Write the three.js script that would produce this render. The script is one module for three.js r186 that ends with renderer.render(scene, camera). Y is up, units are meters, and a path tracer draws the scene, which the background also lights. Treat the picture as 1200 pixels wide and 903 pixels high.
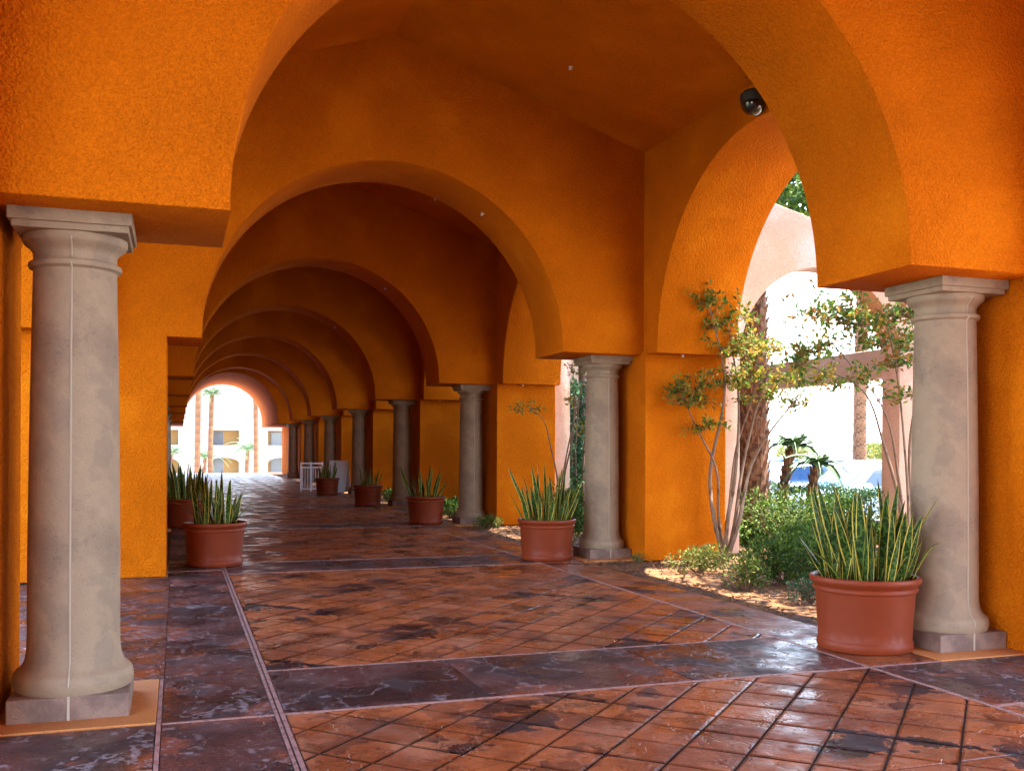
import * as THREE from 'three';
import { mergeGeometries, toCreasedNormals } from 'three/addons/utils/BufferGeometryUtils.js';
import { RoundedBoxGeometry } from 'three/addons/geometries/RoundedBoxGeometry.js';

// ------------------------------------------------------------------ camera, sky, sun, exposure
// Place axes: v = across the arcade (three x), h = up (three y), u = along the arcade (three -z). Metres.
const scene = new THREE.Scene();
const YAW = 0.3274;
const camera = new THREE.PerspectiveCamera(42.74, 1200 / 903, 0.05, 900);
camera.position.set(0, 1.45, 0);
camera.lookAt(Math.sin(YAW), 1.45, -Math.cos(YAW));
camera.rotateZ(0.0043);
camera.setViewOffset(1200, 903, 0, -75.5, 1200, 903);

const SUN = new THREE.Vector3(1, 2.62, -0.02).normalize();
{
  const W = 256, Hh = 128, d = new Float32Array(W * Hh * 4);
  for (let j = 0; j < Hh; j++) for (let i = 0; i < W; i++) {
    const el = ((j + 0.5) / Hh - 0.5) * Math.PI, az = ((i + 0.5) / W - 0.5) * 2 * Math.PI;
    const e = Math.max(0, Math.sin(el));
    const k = Math.pow(1 - e, 3.2);
    const dir = new THREE.Vector3(Math.cos(el) * Math.cos(az), Math.sin(el), Math.cos(el) * Math.sin(az));
    const g = Math.pow(Math.max(0, dir.dot(SUN)), 6) * 0.25;
    const c = [0.24 + 0.86 * k + g, 0.42 + 0.74 * k + g, 0.76 + 0.44 * k + g * 0.9];
    const o = (j * W + i) * 4;
    for (let q = 0; q < 3; q++) d[o + q] = c[q] * (el < -0.02 ? 0.45 : 1);
    d[o + 3] = 1;
  }
  const t = new THREE.DataTexture(d, W, Hh, THREE.RGBAFormat, THREE.FloatType);
  t.mapping = THREE.EquirectangularReflectionMapping; t.magFilter = THREE.LinearFilter; t.minFilter = THREE.LinearFilter;
  t.needsUpdate = true;
  scene.background = t; scene.environment = t;
}
const sun = new THREE.DirectionalLight(new THREE.Color(1, 0.95, 0.86), 4.0);
sun.position.copy(SUN).multiplyScalar(80).add(new THREE.Vector3(5, 0, -25));
sun.target.position.set(5, 0, -25);
sun.castShadow = true; sun.shadow.mapSize.set(4096, 4096);
Object.assign(sun.shadow.camera, { left: -60, right: 60, top: 60, bottom: -60, near: 1, far: 240 });
scene.add(sun, sun.target);

const renderer = new THREE.WebGLRenderer({ antialias: true });
renderer.toneMapping = THREE.LinearToneMapping;
renderer.toneMappingExposure = 10.2;
renderer.shadowMap.enabled = true;

// ------------------------------------------------------------------ helpers
function rng(seed) { let s = seed >>> 0; return () => { s = (s + 0x6D2B79F5) | 0; let t = Math.imul(s ^ (s >>> 15), 1 | s); t = (t + Math.imul(t ^ (t >>> 7), 61 | t)) ^ t; return ((t ^ (t >>> 14)) >>> 0) / 4294967296; }; }
const R = rng(20240611);
const rr = (a, b) => a + (b - a) * R();
const P3 = (v, h, u) => new THREE.Vector3(v, h, -u);
const col = (r, g, b) => new THREE.Color().setRGB(r, g, b);
const taken = {};
function numbered(n) { const k = taken[n] = (taken[n] ?? -1) + 1; return k ? `${n}_${String(k).padStart(3, '0')}` : n; }
function sh(o) { o.traverse((m) => { if (m.isMesh) { m.castShadow = true; m.receiveShadow = true; } }); return o; }
function thing(name, label, category, v = 0, h = 0, u = 0, turn = 0, group) {
  const o = new THREE.Group(); o.name = numbered(name); o.position.set(v, h, -u); o.rotation.y = turn;
  o.userData = { label, category }; if (group) o.userData.group = group; scene.add(o); return o;
}
function part(name, geo, m, parent) { const o = new THREE.Mesh(geo, m); o.name = name; o.castShadow = o.receiveShadow = true; parent.add(o); return o; }
function solo(name, geo, m, label, category, group) {
  const o = part(numbered(name), geo, m, scene); o.userData = { label, category }; if (group) o.userData.group = group; return o;
}
function struct(name, geo, m, label, kind = 'structure', category = 'ground') { const o = part(numbered(name), geo, m, scene); o.userData = { kind, label, category }; return o; }
function dup(root, v, h, u, label, group) {
  const r = root.clone(); r.name = numbered(root.name.replace(/_\d{3}$/, '')); r.userData = { ...root.userData };
  r.position.set(v, h, -u); if (label) r.userData.label = label; if (group) r.userData.group = group; scene.add(r); return r;
}
// box with given limits in v,h,u
function bx(v0, v1, h0, h1, u0, u1, bev = 0) {
  const w = v1 - v0, y = h1 - h0, d = u1 - u0;
  const g = bev ? new RoundedBoxGeometry(w, y, d, 2, bev) : new THREE.BoxGeometry(w, y, d);
  g.translate((v0 + v1) / 2, (h0 + h1) / 2, -(u0 + u1) / 2); return g;
}
// planar uv in metres, picked by the way each triangle points
function metreUV(geo, off = [0, 0]) {
  const g = geo.index ? geo.toNonIndexed() : geo, p = g.attributes.position, uv = new Float32Array(p.count * 2);
  const a = new THREE.Vector3(), b = new THREE.Vector3(), c = new THREE.Vector3();
  for (let i = 0; i < p.count; i += 3) {
    a.fromBufferAttribute(p, i); b.fromBufferAttribute(p, i + 1); c.fromBufferAttribute(p, i + 2);
    const n = b.clone().sub(a).cross(c.clone().sub(a)), ax = Math.abs(n.x), ay = Math.abs(n.y), az = Math.abs(n.z);
    [a, b, c].forEach((q, k) => {
      let s, t;
      if (ay >= ax && ay >= az) { s = q.x; t = q.z; } else if (ax >= az) { s = q.z; t = q.y; } else { s = q.x; t = q.y; }
      uv[(i + k) * 2] = s + off[0]; uv[(i + k) * 2 + 1] = t + off[1];
    });
  }
  g.setAttribute('uv', new THREE.BufferAttribute(uv, 2)); return g;
}
function poly(pts) { const s = new THREE.Shape(); pts.forEach(([x, y], i) => (i ? s.lineTo(x, y) : s.moveTo(x, y))); s.closePath(); return s; }
function extr(pts, depth, bev = 0) {
  const g = new THREE.ExtrudeGeometry(poly(pts), bev ? { depth: depth - 2 * bev, bevelEnabled: true, bevelSize: bev, bevelThickness: bev, bevelOffset: -bev, bevelSegments: 2 } : { depth, bevelEnabled: false });
  if (bev) g.translate(0, 0, bev);
  return toCreasedNormals(g.index ? g.toNonIndexed() : g, 0.45);
}
// cross-section in (v,h) swept from u0 to u1
function slabVH(pts, u0, u1, bev) { const g = extr(pts, u1 - u0, bev); g.translate(0, 0, -u1); return metreUV(g); }
// elevation in (u,h) swept from v0 to v1
function slabUH(pts, v0, v1, bev) { const g = extr(pts, v1 - v0, bev); g.rotateY(Math.PI / 2); g.translate(v0, 0, 0); return metreUV(g); }
function lathe(pr, seg = 40) { const g = new THREE.LatheGeometry(pr.map(([r, y]) => new THREE.Vector2(r, y)), seg); return g; }
function creased(g, a = 0.6) { return toCreasedNormals(g.index ? g.toNonIndexed() : g, a); }
function tube(pts, r0, r1, seg = 8, rad = 6) {
  const c = new THREE.CatmullRomCurve3(pts), fr = c.computeFrenetFrames(seg), pos = [], nor = [], uv = [], idx = [];
  const len = c.getLength();
  for (let i = 0; i <= seg; i++) {
    const t = i / seg, p = c.getPointAt(t), r = r0 + (r1 - r0) * t;
    for (let j = 0; j <= rad; j++) {
      const a = j / rad * Math.PI * 2, n = fr.normals[i].clone().multiplyScalar(Math.cos(a)).addScaledVector(fr.binormals[i], Math.sin(a));
      pos.push(p.x + n.x * r, p.y + n.y * r, p.z + n.z * r); nor.push(n.x, n.y, n.z); uv.push(j / rad * 6.28 * r0, t * len);
    }
  }
  for (let i = 0; i < seg; i++) for (let j = 0; j < rad; j++) { const a = i * (rad + 1) + j, b = a + rad + 1; idx.push(a, a + 1, b, b, a + 1, b + 1); }
  const g = new THREE.BufferGeometry(); g.setIndex(idx);
  g.setAttribute('position', new THREE.Float32BufferAttribute(pos, 3)); g.setAttribute('normal', new THREE.Float32BufferAttribute(nor, 3)); g.setAttribute('uv', new THREE.Float32BufferAttribute(uv, 2));
  return g;
}
// ------------------------------------------------------------------ textures (all tile)
function noiser(seed) {
  const N = 4096, tab = new Float32Array(N), q = rng(seed); for (let i = 0; i < N; i++) tab[i] = q();
  const at = (x, y, p, o) => tab[((((x % p) + p) % p) * 197 + (((y % p) + p) % p) * 3571 + o * 911) & (N - 1)];
  return (x, y, p, o = 0) => {
    const xi = Math.floor(x), yi = Math.floor(y); let a = x - xi, b = y - yi; a = a * a * (3 - 2 * a); b = b * b * (3 - 2 * b);
    const s = at(xi, yi, p, o), t = at(xi + 1, yi, p, o), m = at(xi, yi + 1, p, o), n = at(xi + 1, yi + 1, p, o);
    return s + (t - s) * a + (m - s) * b + (s - t - m + n) * a * b;
  };
}
function fbm(nz, x, y, p, oct, gain = 0.5) { let s = 0, a = 1, w = 0; for (let o = 0; o < oct; o++) { s += a * nz(x * (1 << o), y * (1 << o), p << o, o); w += a; a *= gain; } return s / w; }
function tex(size, fn, srgb, metres) {
  const d = new Uint8Array(size * size * 4);
  for (let j = 0; j < size; j++) for (let i = 0; i < size; i++) {
    const c = fn(i / size, j / size), o = (j * size + i) * 4;
    for (let k = 0; k < 3; k++) d[o + k] = Math.max(0, Math.min(255, Math.round((Array.isArray(c) ? c[k] : c) * 255)));
    d[o + 3] = 255;
  }
  const t = new THREE.DataTexture(d, size, size, THREE.RGBAFormat); t.wrapS = t.wrapT = THREE.RepeatWrapping;
  t.magFilter = THREE.LinearFilter; t.minFilter = THREE.LinearMipmapLinearFilter; t.generateMipmaps = true;
  if (srgb) t.colorSpace = THREE.SRGBColorSpace; t.repeat.set(1 / metres, 1 / metres); t.needsUpdate = true; return t;
}
const S = (l) => (l <= 0.0031308 ? 12.92 * l : 1.055 * Math.pow(l, 1 / 2.4) - 0.055);
const rgbS = (c, m = 1) => [S(Math.min(1, c[0] * m)), S(Math.min(1, c[1] * m)), S(Math.min(1, c[2] * m))];
const mixc = (a, b, t) => [a[0] + (b[0] - a[0]) * t, a[1] + (b[1] - a[1]) * t, a[2] + (b[2] - a[2]) * t];
const sst = (a, b, x) => { const t = Math.max(0, Math.min(1, (x - a) / (b - a))); return t * t * (3 - 2 * t); };

const n1 = noiser(11), n2 = noiser(22), n3 = noiser(33), n4 = noiser(44);
function stuccoMap(base, seed) {
  const a = noiser(seed), b = noiser(seed + 1);
  return tex(1024, (x, y) => {
    const m = fbm(a, x * 6, y * 6, 6, 5, 0.55), g = b(x * 560, y * 560, 560), w = fbm(b, x * 22, y * 22, 22, 3);
    const k = 0.78 + 0.40 * m + 0.34 * (g - 0.5) + 0.07 * (w - 0.5);
    return rgbS(mixc(base, [base[0] * 1.08, base[1] * 1.26, base[2] * 1.7], sst(0.5, 0.75, m) * 0.6), k);
  }, true, 3.7);
}
const stuccoBump = tex(1024, (x, y) => {
  const g = fbm(n2, x * 150, y * 150, 150, 2, 0.6), t = fbm(n3, x * 46, y * 46, 46, 2), s = fbm(n1, x * 8, y * 8, 8, 2);
  return 0.42 * sst(0.3, 0.8, g) + 0.36 * t + 0.22 * s;
}, false, 1.9);
const matStucco = new THREE.MeshPhysicalMaterial({ map: stuccoMap([0.53, 0.121, 0.0022], 5), bumpMap: stuccoBump, bumpScale: 0.014, roughness: 0.95, specularIntensity: 0.12 });
const matOuter = new THREE.MeshStandardMaterial({ map: stuccoMap([0.52, 0.34, 0.23], 15), bumpMap: stuccoBump, bumpScale: 0.007, roughness: 0.92 });  // pergola peach; on the spur arches its paleness stands in for sunlight
const matPad = new THREE.MeshStandardMaterial({ map: stuccoMap([0.46, 0.16, 0.035], 25), bumpMap: stuccoBump, bumpScale: 0.002, roughness: 0.7 });
const matRoof = new THREE.MeshStandardMaterial({ color: col(0.36, 0.14, 0.07), roughness: 0.9 });

const stoneMap = tex(512, (x, y) => {
  const m = fbm(n1, x * 5, y * 5, 5, 5), s = fbm(n4, x * 20, y * 20, 20, 3), f = n2(x * 220, y * 220, 220);
  const c = mixc([0.30, 0.215, 0.135], [0.235, 0.165, 0.108], sst(0.4, 0.72, m));
  const stain = sst(0.56, 0.70, fbm(n3, x * 6, y * 6, 6, 5, 0.6)) * 0.3 + sst(0.74, 0.82, n2(x * 70, y * 70, 70)) * 0.35 * sst(0.45, 0.6, m);
  return rgbS(mixc(c, [0.13, 0.10, 0.085], stain), 0.86 + 0.2 * s + 0.1 * f);
}, true, 1.1);
const stoneBump = tex(512, (x, y) => 0.6 * fbm(n1, x * 30, y * 30, 30, 4) + 0.4 * (1 - sst(0.72, 0.8, n2(x * 90, y * 90, 90))), false, 0.9);
const matStone = new THREE.MeshStandardMaterial({ map: stoneMap, bumpMap: stoneBump, bumpScale: 0.0022, roughness: 0.72 });
const matSeam = new THREE.MeshStandardMaterial({ color: col(0.40, 0.33, 0.25), roughness: 0.8 });
const plinthMap = tex(512, (x, y) => {
  const m = fbm(n2, x * 6, y * 6, 6, 5), f = n3(x * 200, y * 200, 200);
  return rgbS(mixc([0.24, 0.15, 0.11], [0.15, 0.092, 0.07], sst(0.38, 0.68, m)), 0.86 + 0.25 * f);
}, true, 0.8);
const matPlinth = new THREE.MeshStandardMaterial({ map: plinthMap, bumpMap: stoneBump, bumpScale: 0.003, roughness: 0.7 });

// stamped paving: terracotta field tiles and dark slate-look panels, sealed and glossy
const tileMap = tex(1024, (x, y) => {
  const m = fbm(n1, x * 7, y * 7, 7, 5, 0.55), w = fbm(n3, x * 8, y * 8, 8, 3);
  const q = fbm(n2, x * 12 + 1.2 * m, y * 12 + 1.2 * w, 12, 5, 0.6), f = n4(x * 260, y * 260, 260);
  let c = mixc([0.36, 0.10, 0.033], [0.22, 0.058, 0.021], sst(0.35, 0.65, m));
  c = mixc(c, [0.36, 0.15, 0.08], sst(0.6, 0.72, fbm(n4, x * 9, y * 9, 9, 4)) * 0.5);
  const dk = sst(0.535, 0.575, q) * (0.35 + 0.65 * sst(0.42, 0.6, fbm(n3, x * 3, y * 3, 3, 3)));
  c = mixc(c, [0.38, 0.20, 0.14], (1 - sst(0.0, 0.010, Math.abs(q - 0.52))) * 0.55); c = mixc(c, [0.022, 0.013, 0.015], dk * 0.95);
  const vn = Math.abs(fbm(n4, x * 10 + 0.9 * q, y * 10 + 0.9 * m, 10, 5, 0.6) - 0.5);
  c = mixc(c, [0.05, 0.02, 0.016], (1 - sst(0.004, 0.016, vn)) * sst(0.44, 0.56, m) * 0.7);
  return rgbS(c, 0.88 + 0.24 * f);
}, true, 2.6);
const slateMap = tex(1024, (x, y) => {
  const m = fbm(n4, x * 5, y * 5, 5, 5, 0.55), q = fbm(n1, x * 9 + m, y * 9 + 1.4 * m, 9, 5, 0.6), f = n2(x * 260, y * 260, 260);
  let c = mixc([0.095, 0.04, 0.034], [0.038, 0.021, 0.020], sst(0.36, 0.62, m));
  c = mixc(c, [0.20, 0.055, 0.03], sst(0.56, 0.70, q) * 0.85);
  const r = Math.abs(fbm(n3, x * 6 + 0.8 * m, y * 6 + 0.8 * q, 6, 5) - 0.5);
  c = mixc(c, [0.20, 0.155, 0.16], (1 - sst(0.003, 0.014, r)) * sst(0.42, 0.56, m) * 0.8);
  c = mixc(c, [0.24, 0.18, 0.18], sst(0.60, 0.68, fbm(n4, x * 70 + 3 * m, y * 70, 70, 4, 0.7)) * sst(0.40, 0.55, q) * 0.7);
  return rgbS(c, 0.85 + 0.3 * f);
}, true, 3.1);
const slateBump = tex(1024, (x, y) => {
  const m = fbm(n2, x * 4, y * 4, 4, 3), r = Math.abs(fbm(n3, x * 7 + m, y * 7, 7, 5) - 0.5);
  const t = fbm(n1, x * 14 + m * 2, y * 14, 14, 5, 0.6);
  const terr = Math.floor(t * 7) / 7 * 0.6 + t * 0.4;
  return 0.2 + 0.7 * terr - 0.25 * (1 - sst(0, 0.02, r));
}, false, 1.7);
const floorRough = tex(512, (x, y) => { const m = fbm(n3, x * 9, y * 9, 9, 5, 0.6); return [0, 0.20 + 0.42 * sst(0.3, 0.75, m), 0]; }, false, 2.3);
const floorOpts = { specularIntensity: 0.5, bumpMap: slateBump, bumpScale: 0.016, roughness: 1, roughnessMap: floorRough, metalness: 0 };
const tileMats = [[1, 1, 1], [0.90, 0.87, 0.88], [1.08, 1.1, 1.08]].map((c) => new THREE.MeshPhysicalMaterial({ ...floorOpts, map: tileMap, vertexColors: true, color: col(...c) }));
const matSlate = new THREE.MeshPhysicalMaterial({ ...floorOpts, map: slateMap });
const matGrout = new THREE.MeshStandardMaterial({ color: col(0.06, 0.03, 0.024), roughness: 0.6 });
const jointMap = tex(256, (x, y) => rgbS(mixc([0.33, 0.175, 0.15], [0.16, 0.075, 0.07], sst(0.45, 0.72, fbm(n1, x * 14, y * 14, 14, 4))), 0.85 + 0.3 * n2(x * 80, y * 80, 80)), true, 0.5);
const matJoint = new THREE.MeshStandardMaterial({ map: jointMap, roughness: 0.5, bumpMap: stoneBump, bumpScale: 0.002 });

const mulchMap = tex(512, (x, y) => {
  const m = fbm(n2, x * 10, y * 10, 10, 5, 0.65), f = n1(x * 130, y * 130, 130);
  return rgbS(mixc([0.20, 0.078, 0.02], [0.078, 0.032, 0.011], sst(0.35, 0.68, m)), 0.6 + 0.7 * f);
}, true, 1.6);
const mulchBump = tex(512, (x, y) => fbm(n3, x * 40, y * 40, 40, 4, 0.6), false, 1.1);
const matMulch = new THREE.MeshStandardMaterial({ map: mulchMap, bumpMap: mulchBump, bumpScale: 0.03, roughness: 1 });
const groundMap = tex(512, (x, y) => rgbS([0.42, 0.38, 0.33], 0.7 + 0.35 * fbm(n1, x * 8, y * 8, 8, 5) + 0.2 * n2(x * 200, y * 200, 200)), true, 6);
const matGround = new THREE.MeshStandardMaterial({ map: groundMap, roughness: 0.95 });
const lawnMap = tex(512, (x, y) => rgbS(mixc([0.045, 0.085, 0.018], [0.075, 0.115, 0.025], fbm(n2, x * 9, y * 9, 9, 4)), 0.6 + 0.8 * n1(x * 220, y * 220, 220)), true, 3);
const matLawn = new THREE.MeshStandardMaterial({ map: lawnMap, bumpMap: mulchBump, bumpScale: 0.03, roughness: 1 });
const concMap = tex(512, (x, y) => rgbS([0.27, 0.24, 0.205], 0.75 + 0.35 * fbm(n2, x * 8, y * 8, 8, 5) + 0.12 * n1(x * 200, y * 200, 200)), true, 5);
const matConcrete = new THREE.MeshStandardMaterial({ map: concMap, roughness: 0.92 });
const asphMap = tex(512, (x, y) => rgbS([0.2, 0.19, 0.18], 0.6 + 0.5 * fbm(n3, x * 8, y * 8, 8, 5) + 0.4 * n4(x * 200, y * 200, 200)), true, 4);
const matAsphalt = new THREE.MeshStandardMaterial({ map: asphMap, roughness: 0.95 });

const potMap = tex(256, (x, y) => rgbS([0.20, 0.033, 0.010], 0.86 + 0.28 * fbm(n1, x * 6, y * 6, 6, 5) + 0.05 * n2(x * 90, y * 90, 90)), true, 0.9);
const matPot = new THREE.MeshPhysicalMaterial({ map: potMap, roughness: 0.45, specularIntensity: 0.38, bumpMap: stoneBump, bumpScale: 0.0006 });
const matSoil = new THREE.MeshStandardMaterial({ map: mulchMap, color: col(0.55, 0.5, 0.5), bumpMap: mulchBump, bumpScale: 0.02, roughness: 1 });
const whitePaint = new THREE.MeshStandardMaterial({ color: col(0.78, 0.79, 0.8), roughness: 0.5 });
const blackGloss = new THREE.MeshPhysicalMaterial({ color: col(0.012, 0.012, 0.013), roughness: 0.08, clearcoat: 1 });
const blackMatte = new THREE.MeshStandardMaterial({ color: col(0.02, 0.02, 0.02), roughness: 0.6 });

// ------------------------------------------------------------------ the arcade
const BAY = 6.35, UF = 5.44, T = 1.04, MID = 2.475, RAD = 2.215, SPR = 2.715;
const NB = 8;                                    // cross walls 0..8
const cl = (k) => UF + T / 2 + BAY * k;           // centre line of cross wall k
const VI = 5.84, VO = 7.02, LI = -0.93, LO = -2.1;  // side walls: inner and outer faces
const roofH = (v) => 6.49 - Math.abs(v - MID) * 0.327;
function arcPts(cx, cy, r, a0, a1, n) { const o = []; for (let i = 0; i <= n; i++) { const a = a0 + (a1 - a0) * i / n; o.push([cx + r * Math.cos(a), cy + r * Math.sin(a)]); } return o; }

const arcade = thing('arcade_building', 'long orange stucco arcade with a row of round arches over a tiled walk', 'building');
for (let k = -3; k < NB; k++) {
  if (k === -1) continue;
  const end = k === NB - 1, u0 = UF + BAY * k, u1 = u0 + (end ? 9.8 : T);
  const pts = [];
  if (k === 1) pts.push([LI - 0.02, 0.0], [-0.12, 0.0], [-0.12, SPR]); else pts.push([LI - 0.02, SPR]);
  pts.push([MID - RAD, SPR], ...arcPts(MID, SPR + (end ? 0.25 : 0.02), RAD, Math.PI, 0, 88), [MID + RAD, SPR], [VI + 0.02, SPR], [VI + 0.02, 5.45], [MID, 6.62], [LI - 0.02, 5.45]);
  part('cross_arch', slabVH(pts, u0, u1, 0.014), matStucco, arcade);
}
// side walls, one length for each bay, each with a round arch to the open air
for (let k = -4; k < NB - 1; k++) {
  const a = cl(k), b = cl(k + 1), m = (cl(k) + cl(k + 1)) / 2, r = 2.265;
  const pts = [[a, SPR - 0.003], [m - r, SPR - 0.003], ...arcPts(m, SPR + 0.02, r, Math.PI, 0, 80), [m + r, SPR - 0.003], [b, SPR - 0.003], [b, 5.47], [a, 5.47]];
  part('side_arch', slabUH(pts, VI, VO, 0.014), matStucco, arcade);
  if (k < 1) part('side_arch', slabUH(pts, LO, LI, 0.014), matStucco, arcade);
  else part('side_wall', slabUH([[a, 0], [b, 0], [b, 5.47], [a, 5.47]], LO, LI, 0), matStucco, arcade);
}
for (let k = -4; k < NB; k++) {
  const c = cl(k), e = k === NB - 1 ? 8.2 : 0;
  part('pier', metreUV(bx(VI - 0.03, VO, 0, SPR + 0.04, c - 0.64, c + 0.64 + e, 0.014)), matStucco, arcade);
  part('pier', metreUV(bx(LO, k === 1 ? LI + 0.004 : LI + 0.03, 0, SPR + 0.04, c - 0.64, c + 0.64 + e, 0.014)), matStucco, arcade);
}
// gabled ceiling with its roof, one per bay; bays behind the camera added to cut light
for (let k = -4; k < NB; k++) {
  const a = cl(k) + 0.004, b = k === NB - 1 ? cl(k) + 9.1 : cl(k + 1);
  const e = 0.3 + VO;
  part('ceiling', slabVH([[LO - 0.4, 5.30], [LI - 0.1, 5.34], [LI, roofH(LI)], [MID, 6.49], [VI, roofH(VI)], [VI + 0.1, 5.34], [e, 5.30], [e, 5.52], [MID, 7.25], [LO - 0.4, 5.52]], a, b, 0), matStucco, arcade);
}
// spur arches standing out from the planted side, sunlight put into their pale colour
for (let k = 1; k < 6; k++) {
  const c = cl(k) - 0.02, top = [[VO - 0.05, 5.28]], v0 = 7.51, v1 = 10.25, r = 1.37, m = 8.88;
  const pts = [[VO - 0.05, 0], [v0, 0], [v0, 2.75], ...arcPts(m, 2.75, r, Math.PI, 0, 50), [v1, 2.75], [v1, 0], [10.72, 0], [10.72, 4.3], ...top];
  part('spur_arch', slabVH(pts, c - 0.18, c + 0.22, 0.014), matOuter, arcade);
}
// ------------------------------------------------------------------ columns
const shaftProfile = [[0.300, 0.128], [0.308, 0.15], [0.312, 0.18], [0.306, 0.215], [0.290, 0.235], [0.276, 0.243], [0.262, 0.262], [0.25, 0.29], [0.243, 0.33], [0.240, 0.40], [0.238, 0.9], [0.232, 1.5], [0.222, 2.1], [0.216, 2.425], [0.222, 2.432], [0.238, 2.438], [0.243, 2.452], [0.238, 2.466], [0.222, 2.471], [0.216, 2.48], [0.216, 2.515], [0.222, 2.53], [0.24, 2.55], [0.262, 2.566], [0.272, 2.585], [0.272, 2.614]];
function latheM(pr, seg) { const g = creased(lathe(pr, seg), 0.7); const p = g.attributes.position, uv = g.attributes.uv; for (let i = 0; i < p.count; i++) uv.setXY(i, uv.getX(i) * 1.45, p.getY(i)); return g; }
const shaftGeo = latheM(shaftProfile, 56);
function seamGeo(sign) {
  const pts = shaftProfile.filter((p, i) => i > 1 && i < 25).map(([r, y]) => new THREE.Vector3(0, y, sign * (r + 0.001)));
  const g = tube(pts, 0.006, 0.006, 70, 6); return g;
}
function makeColumn(label, v, u, group) {
  const o = thing('stone_column', label, 'column', v, 0, u, 0, group);
  part('plinth', metreUV(bx(-0.302, 0.302, 0.0, 0.13, -0.302, 0.302, 0.01)), matPlinth, o);
  part('shaft', shaftGeo, matStone, o);
  const ab = part('abacus', metreUV(mergeGeometries([bx(-0.288, 0.288, 2.612, 2.653, -0.288, 0.288, 0.006), bx(-0.306, 0.306, 2.648, 2.719, -0.306, 0.306, 0.006)].map((g) => g.toNonIndexed()))), matStone, o);
  part('seam', seamGeo(1), matSeam, o); part('seam', seamGeo(-1), matSeam, o);
  part('seam', bx(-0.007, 0.007, 0.004, 0.131, -0.306, -0.300, 0.002), matSeam, ab.parent);
  return o;
}
// three z = -u, so the side that faces along -u is +z
const VC = 5.495, LC = -0.545, CU = 0.04;
const colA = makeColumn('grey stone column rising behind the potted snake plant with a drooping yellow leaf', VC, cl(0) + CU);
const colNames = ['grey stone column between a potted snake plant and the pier beside the multi-stemmed shrub'];
dup(colA, VC, 0, cl(1) + CU, colNames[0]);
for (let k = 2; k < NB; k++) dup(colA, VC, 0, cl(k) + CU, 'grey stone column farther along the planted side of the arcade', 'columns along the planted side');
dup(colA, LC, 0, cl(0) + CU, 'pale stone column with a full-length seam on an orange pad, without a pot');
for (let k = 2; k < NB; k++) dup(colA, LC, 0, cl(k) + CU, 'grey stone column in the row hidden past the wide orange pier', 'columns past the wide pier');

// ------------------------------------------------------------------ ground and paving
{
  const g = new THREE.PlaneGeometry(900, 900, 90, 180); g.rotateX(-Math.PI / 2);
  const p = g.attributes.position;
  for (let i = 0; i < p.count; i++) { const u = -p.getZ(i); p.setY(i, -0.45 - 1.51 * sst(64, 92, u)); }
  g.computeVertexNormals(); struct('ground', metreUV(g), matGround, 'pale sunlit ground reaching the horizon');
}
struct('parking_lot', metreUV(bx(12.9, 60, -0.55, -0.36, -30, 62)), matAsphalt, 'grey asphalt parking lot beyond the hedge', 'structure', 'parking lot');
struct('kerb', metreUV(bx(12.66, 12.9, -0.5, -0.06, -30, 62, 0.02)), matGround, 'concrete kerb along the parking lot', 'structure', 'kerb');
const PE = 5.02;                                     // path edge on the planted side
struct('pavement', metreUV(mergeGeometries([bx(-3.4, PE, -0.3, -0.016, -0.61, 62), bx(PE, 8, -0.3, -0.016, -0.61, 5.30)].map((g) => g.toNonIndexed()))), matGrout, 'dark concrete bed under the stamped paving', 'structure', 'pavement');
struct('forecourt', metreUV(mergeGeometries([bx(-30, 30, -0.3, -0.006, -30, -0.62), bx(8.02, 12.6, -0.3, -0.007, -0.6, 5.2)].map((g) => g.toNonIndexed()))), matConcrete, 'pale sunlit concrete forecourt around the arcade', 'structure', 'forecourt');
struct('lawn', metreUV(bx(-40, -3.43, -0.3, -0.02, -0.6, 62)), matLawn, 'unseen green lawn added beside the arcade to cut bounced light', 'structure', 'lawn');  // unseen grass, added to lower the light bounced up to the ceilings
const paving = new THREE.Group(); paving.name = 'paved_walk'; paving.userData = { kind: 'structure', label: 'glossy stamped paving of terracotta squares and dark slate bands', category: 'paving' }; scene.add(paving);

function clipRect(ptsIn, a0, a1, b0, b1) {
  let p = ptsIn;
  for (const [ax, lim, s] of [[0, a0, 1], [0, a1, -1], [1, b0, 1], [1, b1, -1]]) {
    const q = [];
    for (let i = 0; i < p.length; i++) {
      const A = p[i], B = p[(i + 1) % p.length], da = (A[ax] - lim) * s, db = (B[ax] - lim) * s;
      if (da >= 0) q.push(A);
      if ((da >= 0) !== (db >= 0)) { const t = da / (da - db); q.push([A[0] + (B[0] - A[0]) * t, A[1] + (B[1] - A[1]) * t]); }
    }
    p = q; if (p.length < 3) return null;
  }
  return p;
}
function area(p) { let s = 0; p.forEach((a, i) => { const b = p[(i + 1) % p.length]; s += a[0] * b[1] - a[1] * b[0]; }); return s / 2; }
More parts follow.
